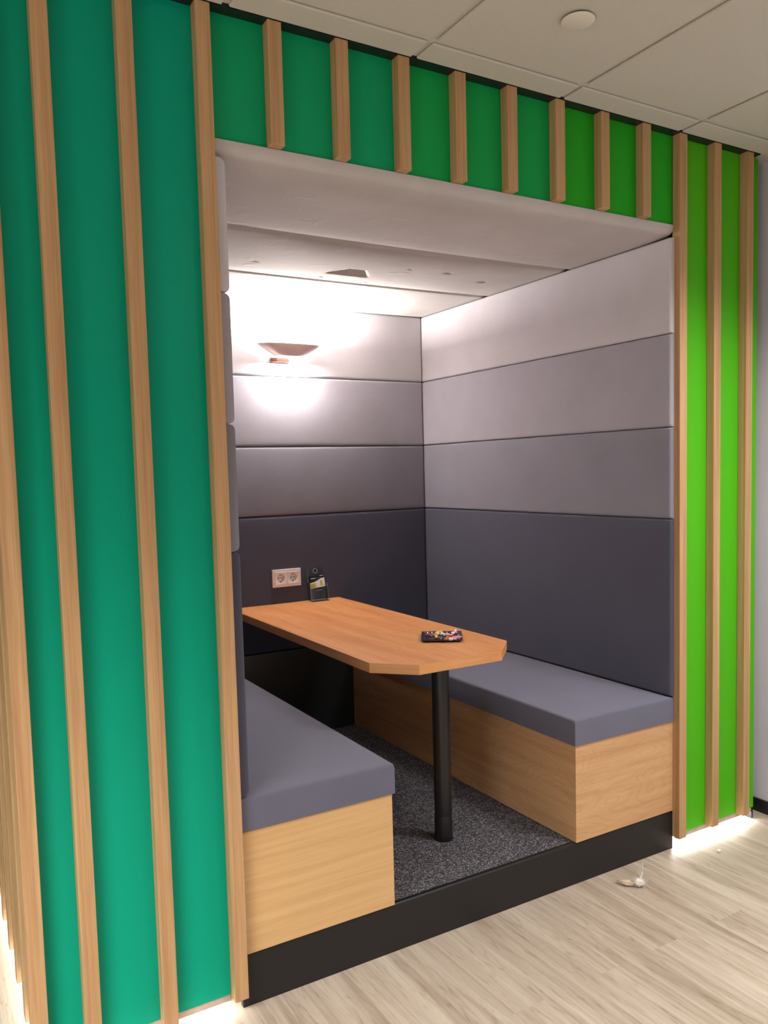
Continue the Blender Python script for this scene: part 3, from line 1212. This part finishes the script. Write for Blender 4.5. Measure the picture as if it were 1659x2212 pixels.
# ------------------------------------------------------------------ ceiling cover disc
sp_ = thing('sprinkler_cover', 'round white cover disc on the ceiling tile', 'ceiling disc', (0.923, -0.442, H))
bm = NB()
lathe(bm, [(0, -0.010), (0.045, -0.010), (0.0475, -0.0085), (0.0475, -0.0065), (0, -0.0065)], 64, Matrix.Translation((0.923, -0.442, H)))
obj('disc', bm, M['grid'], sp_, smooth=True, angle=40)
bm = NB()
lathe(bm, [(0, -0.0065), (0.038, -0.0065), (0.038, -0.0002), (0, -0.0002)], 48, Matrix.Translation((0.923, -0.442, H)))
obj('collar', bm, M['hole'], sp_, smooth=True, angle=40)

# ------------------------------------------------------------------ dust ball and crumb on the floor
random.seed(11)
M['fluff'] = mat_plain('grey_white_fluff', (214, 206, 196), 0.95, 0.1, var=0.12, vscale=120)
dx0, dy0 = 1.478, -0.128
dust = thing('dust_ball', 'fluffy pale dust ball on the floor in front of the black kick board', 'dust', (dx0, dy0, 0))
M['fluff2'] = mat_plain('beige_fluff', (188, 172, 150), 0.95, 0.1, var=0.2, vscale=150)


def fluff(cx, cy, rx, ry, rz, rot, hairs, mat, lab=None):
    bm = NB()
    bmesh.ops.create_icosphere(bm, subdivisions=3, radius=1.0)
    R3 = Matrix.Rotation(rot, 3, 'Z')
    for v in bm.verts:
        k = 0.86 + mnoise.noise(v.co * 1.8 + Vector((cx * 40, 0, 0))) * 0.40 + mnoise.noise(v.co * 4.5) * 0.25
        p = R3 @ Vector((v.co.x * rx * k, v.co.y * ry * k, 0))
        v.co = Vector((cx + p.x, cy + p.y, rz * 0.95 + max(-rz * 0.93, v.co.z * rz * k)))
    for q in range(hairs):
        a, e = random.uniform(0, 2 * PI), random.uniform(-0.2, 1.45)
        d0 = Vector((math.cos(a) * math.cos(e), math.sin(a) * math.cos(e), math.sin(e)))
        bend = Vector((random.uniform(-1, 1), random.uniform(-1, 1), random.uniform(-0.6, 0.3)))
        L = random.uniform(0.2, 0.55)
        pts = []
        for i in range(6):
            t_ = i / 5
            w = d0 * (0.55 + L * t_) + bend * (1.0 * t_ * t_)
            p = R3 @ Vector((w.x * rx, w.y * ry, 0))
            pts.append((cx + p.x, cy + p.y, max(0.0008, rz * 0.9 + w.z * rz)))
        tube(bm, pts, [0.00035 * (1 - 0.7 * i / 5) for i in range(6)], 4)
    return obj('fluff', bm, mat, dust, lab, smooth=True)


fluff(dx0 + 0.020, dy0 - 0.010, 0.024, 0.020, 0.015, 0.4, 420, M['fluff'])
fluff(dx0 - 0.012, dy0 + 0.020, 0.038, 0.018, 0.009, -0.9, 420, M['fluff2'], 'beige trailing fluff')


def strand(pts, r):
    bm = NB()
    tube(bm, pts, [r * (1 - 0.7 * i / (len(pts) - 1)) for i in range(len(pts))], 5)
    return bm


bx, by = dx0 + 0.026, dy0 - 0.004
for q in range(11):
    o_ = random.uniform(-0.008, 0.008)
    pts = []
    for i in range(12):
        s = i / 11
        pts.append((bx + 0.020 * s + 0.012 * math.sin(s * 2.6 + q * 0.2) + o_ * (1 - s), by + 0.008 * s + o_, 0.012 + 0.068 * s - 0.004 * q * s))
    obj('strand', strand(pts, 0.0011 if q else 0.0022), M['fluff'], dust, smooth=True)
for q in range(26):
    a = random.uniform(0, 2 * PI)
    r0 = 0.012
    L = random.uniform(0.014, 0.034)
    cx, cy = (dx0 + 0.018, dy0 - 0.010) if q % 2 else (dx0 - 0.012, dy0 + 0.02)
    pts = []
    for i in range(7):
        s = i / 6
        aa = a + 0.6 * s
        pts.append((cx + (r0 + L * s) * math.cos(aa), cy + (r0 + L * s) * math.sin(aa) * 0.8, 0.009 + 0.010 * math.sin(s * 2.2) * random.uniform(0.4, 1.0)))
    obj('strand', strand(pts, 0.0007), M['fluff2'], dust, smooth=True)

bm = NB()
bmesh.ops.create_icosphere(bm, subdivisions=2, radius=1.0)
for v in bm.verts:
    k = 1 + 0.4 * mnoise.noise(v.co * 2.0)
    v.co = Vector((v.co.x * 0.011 * k, v.co.y * 0.008 * k, 0.0046 + max(-0.0045, v.co.z * 0.005 * k)))
cr = obj('crumb', bm, M['fluff'], smooth=True)
cr.location = (1.979, -0.125, 0)
tag(cr, 'small white crumb on the floor beside the glowing strip', 'crumb')
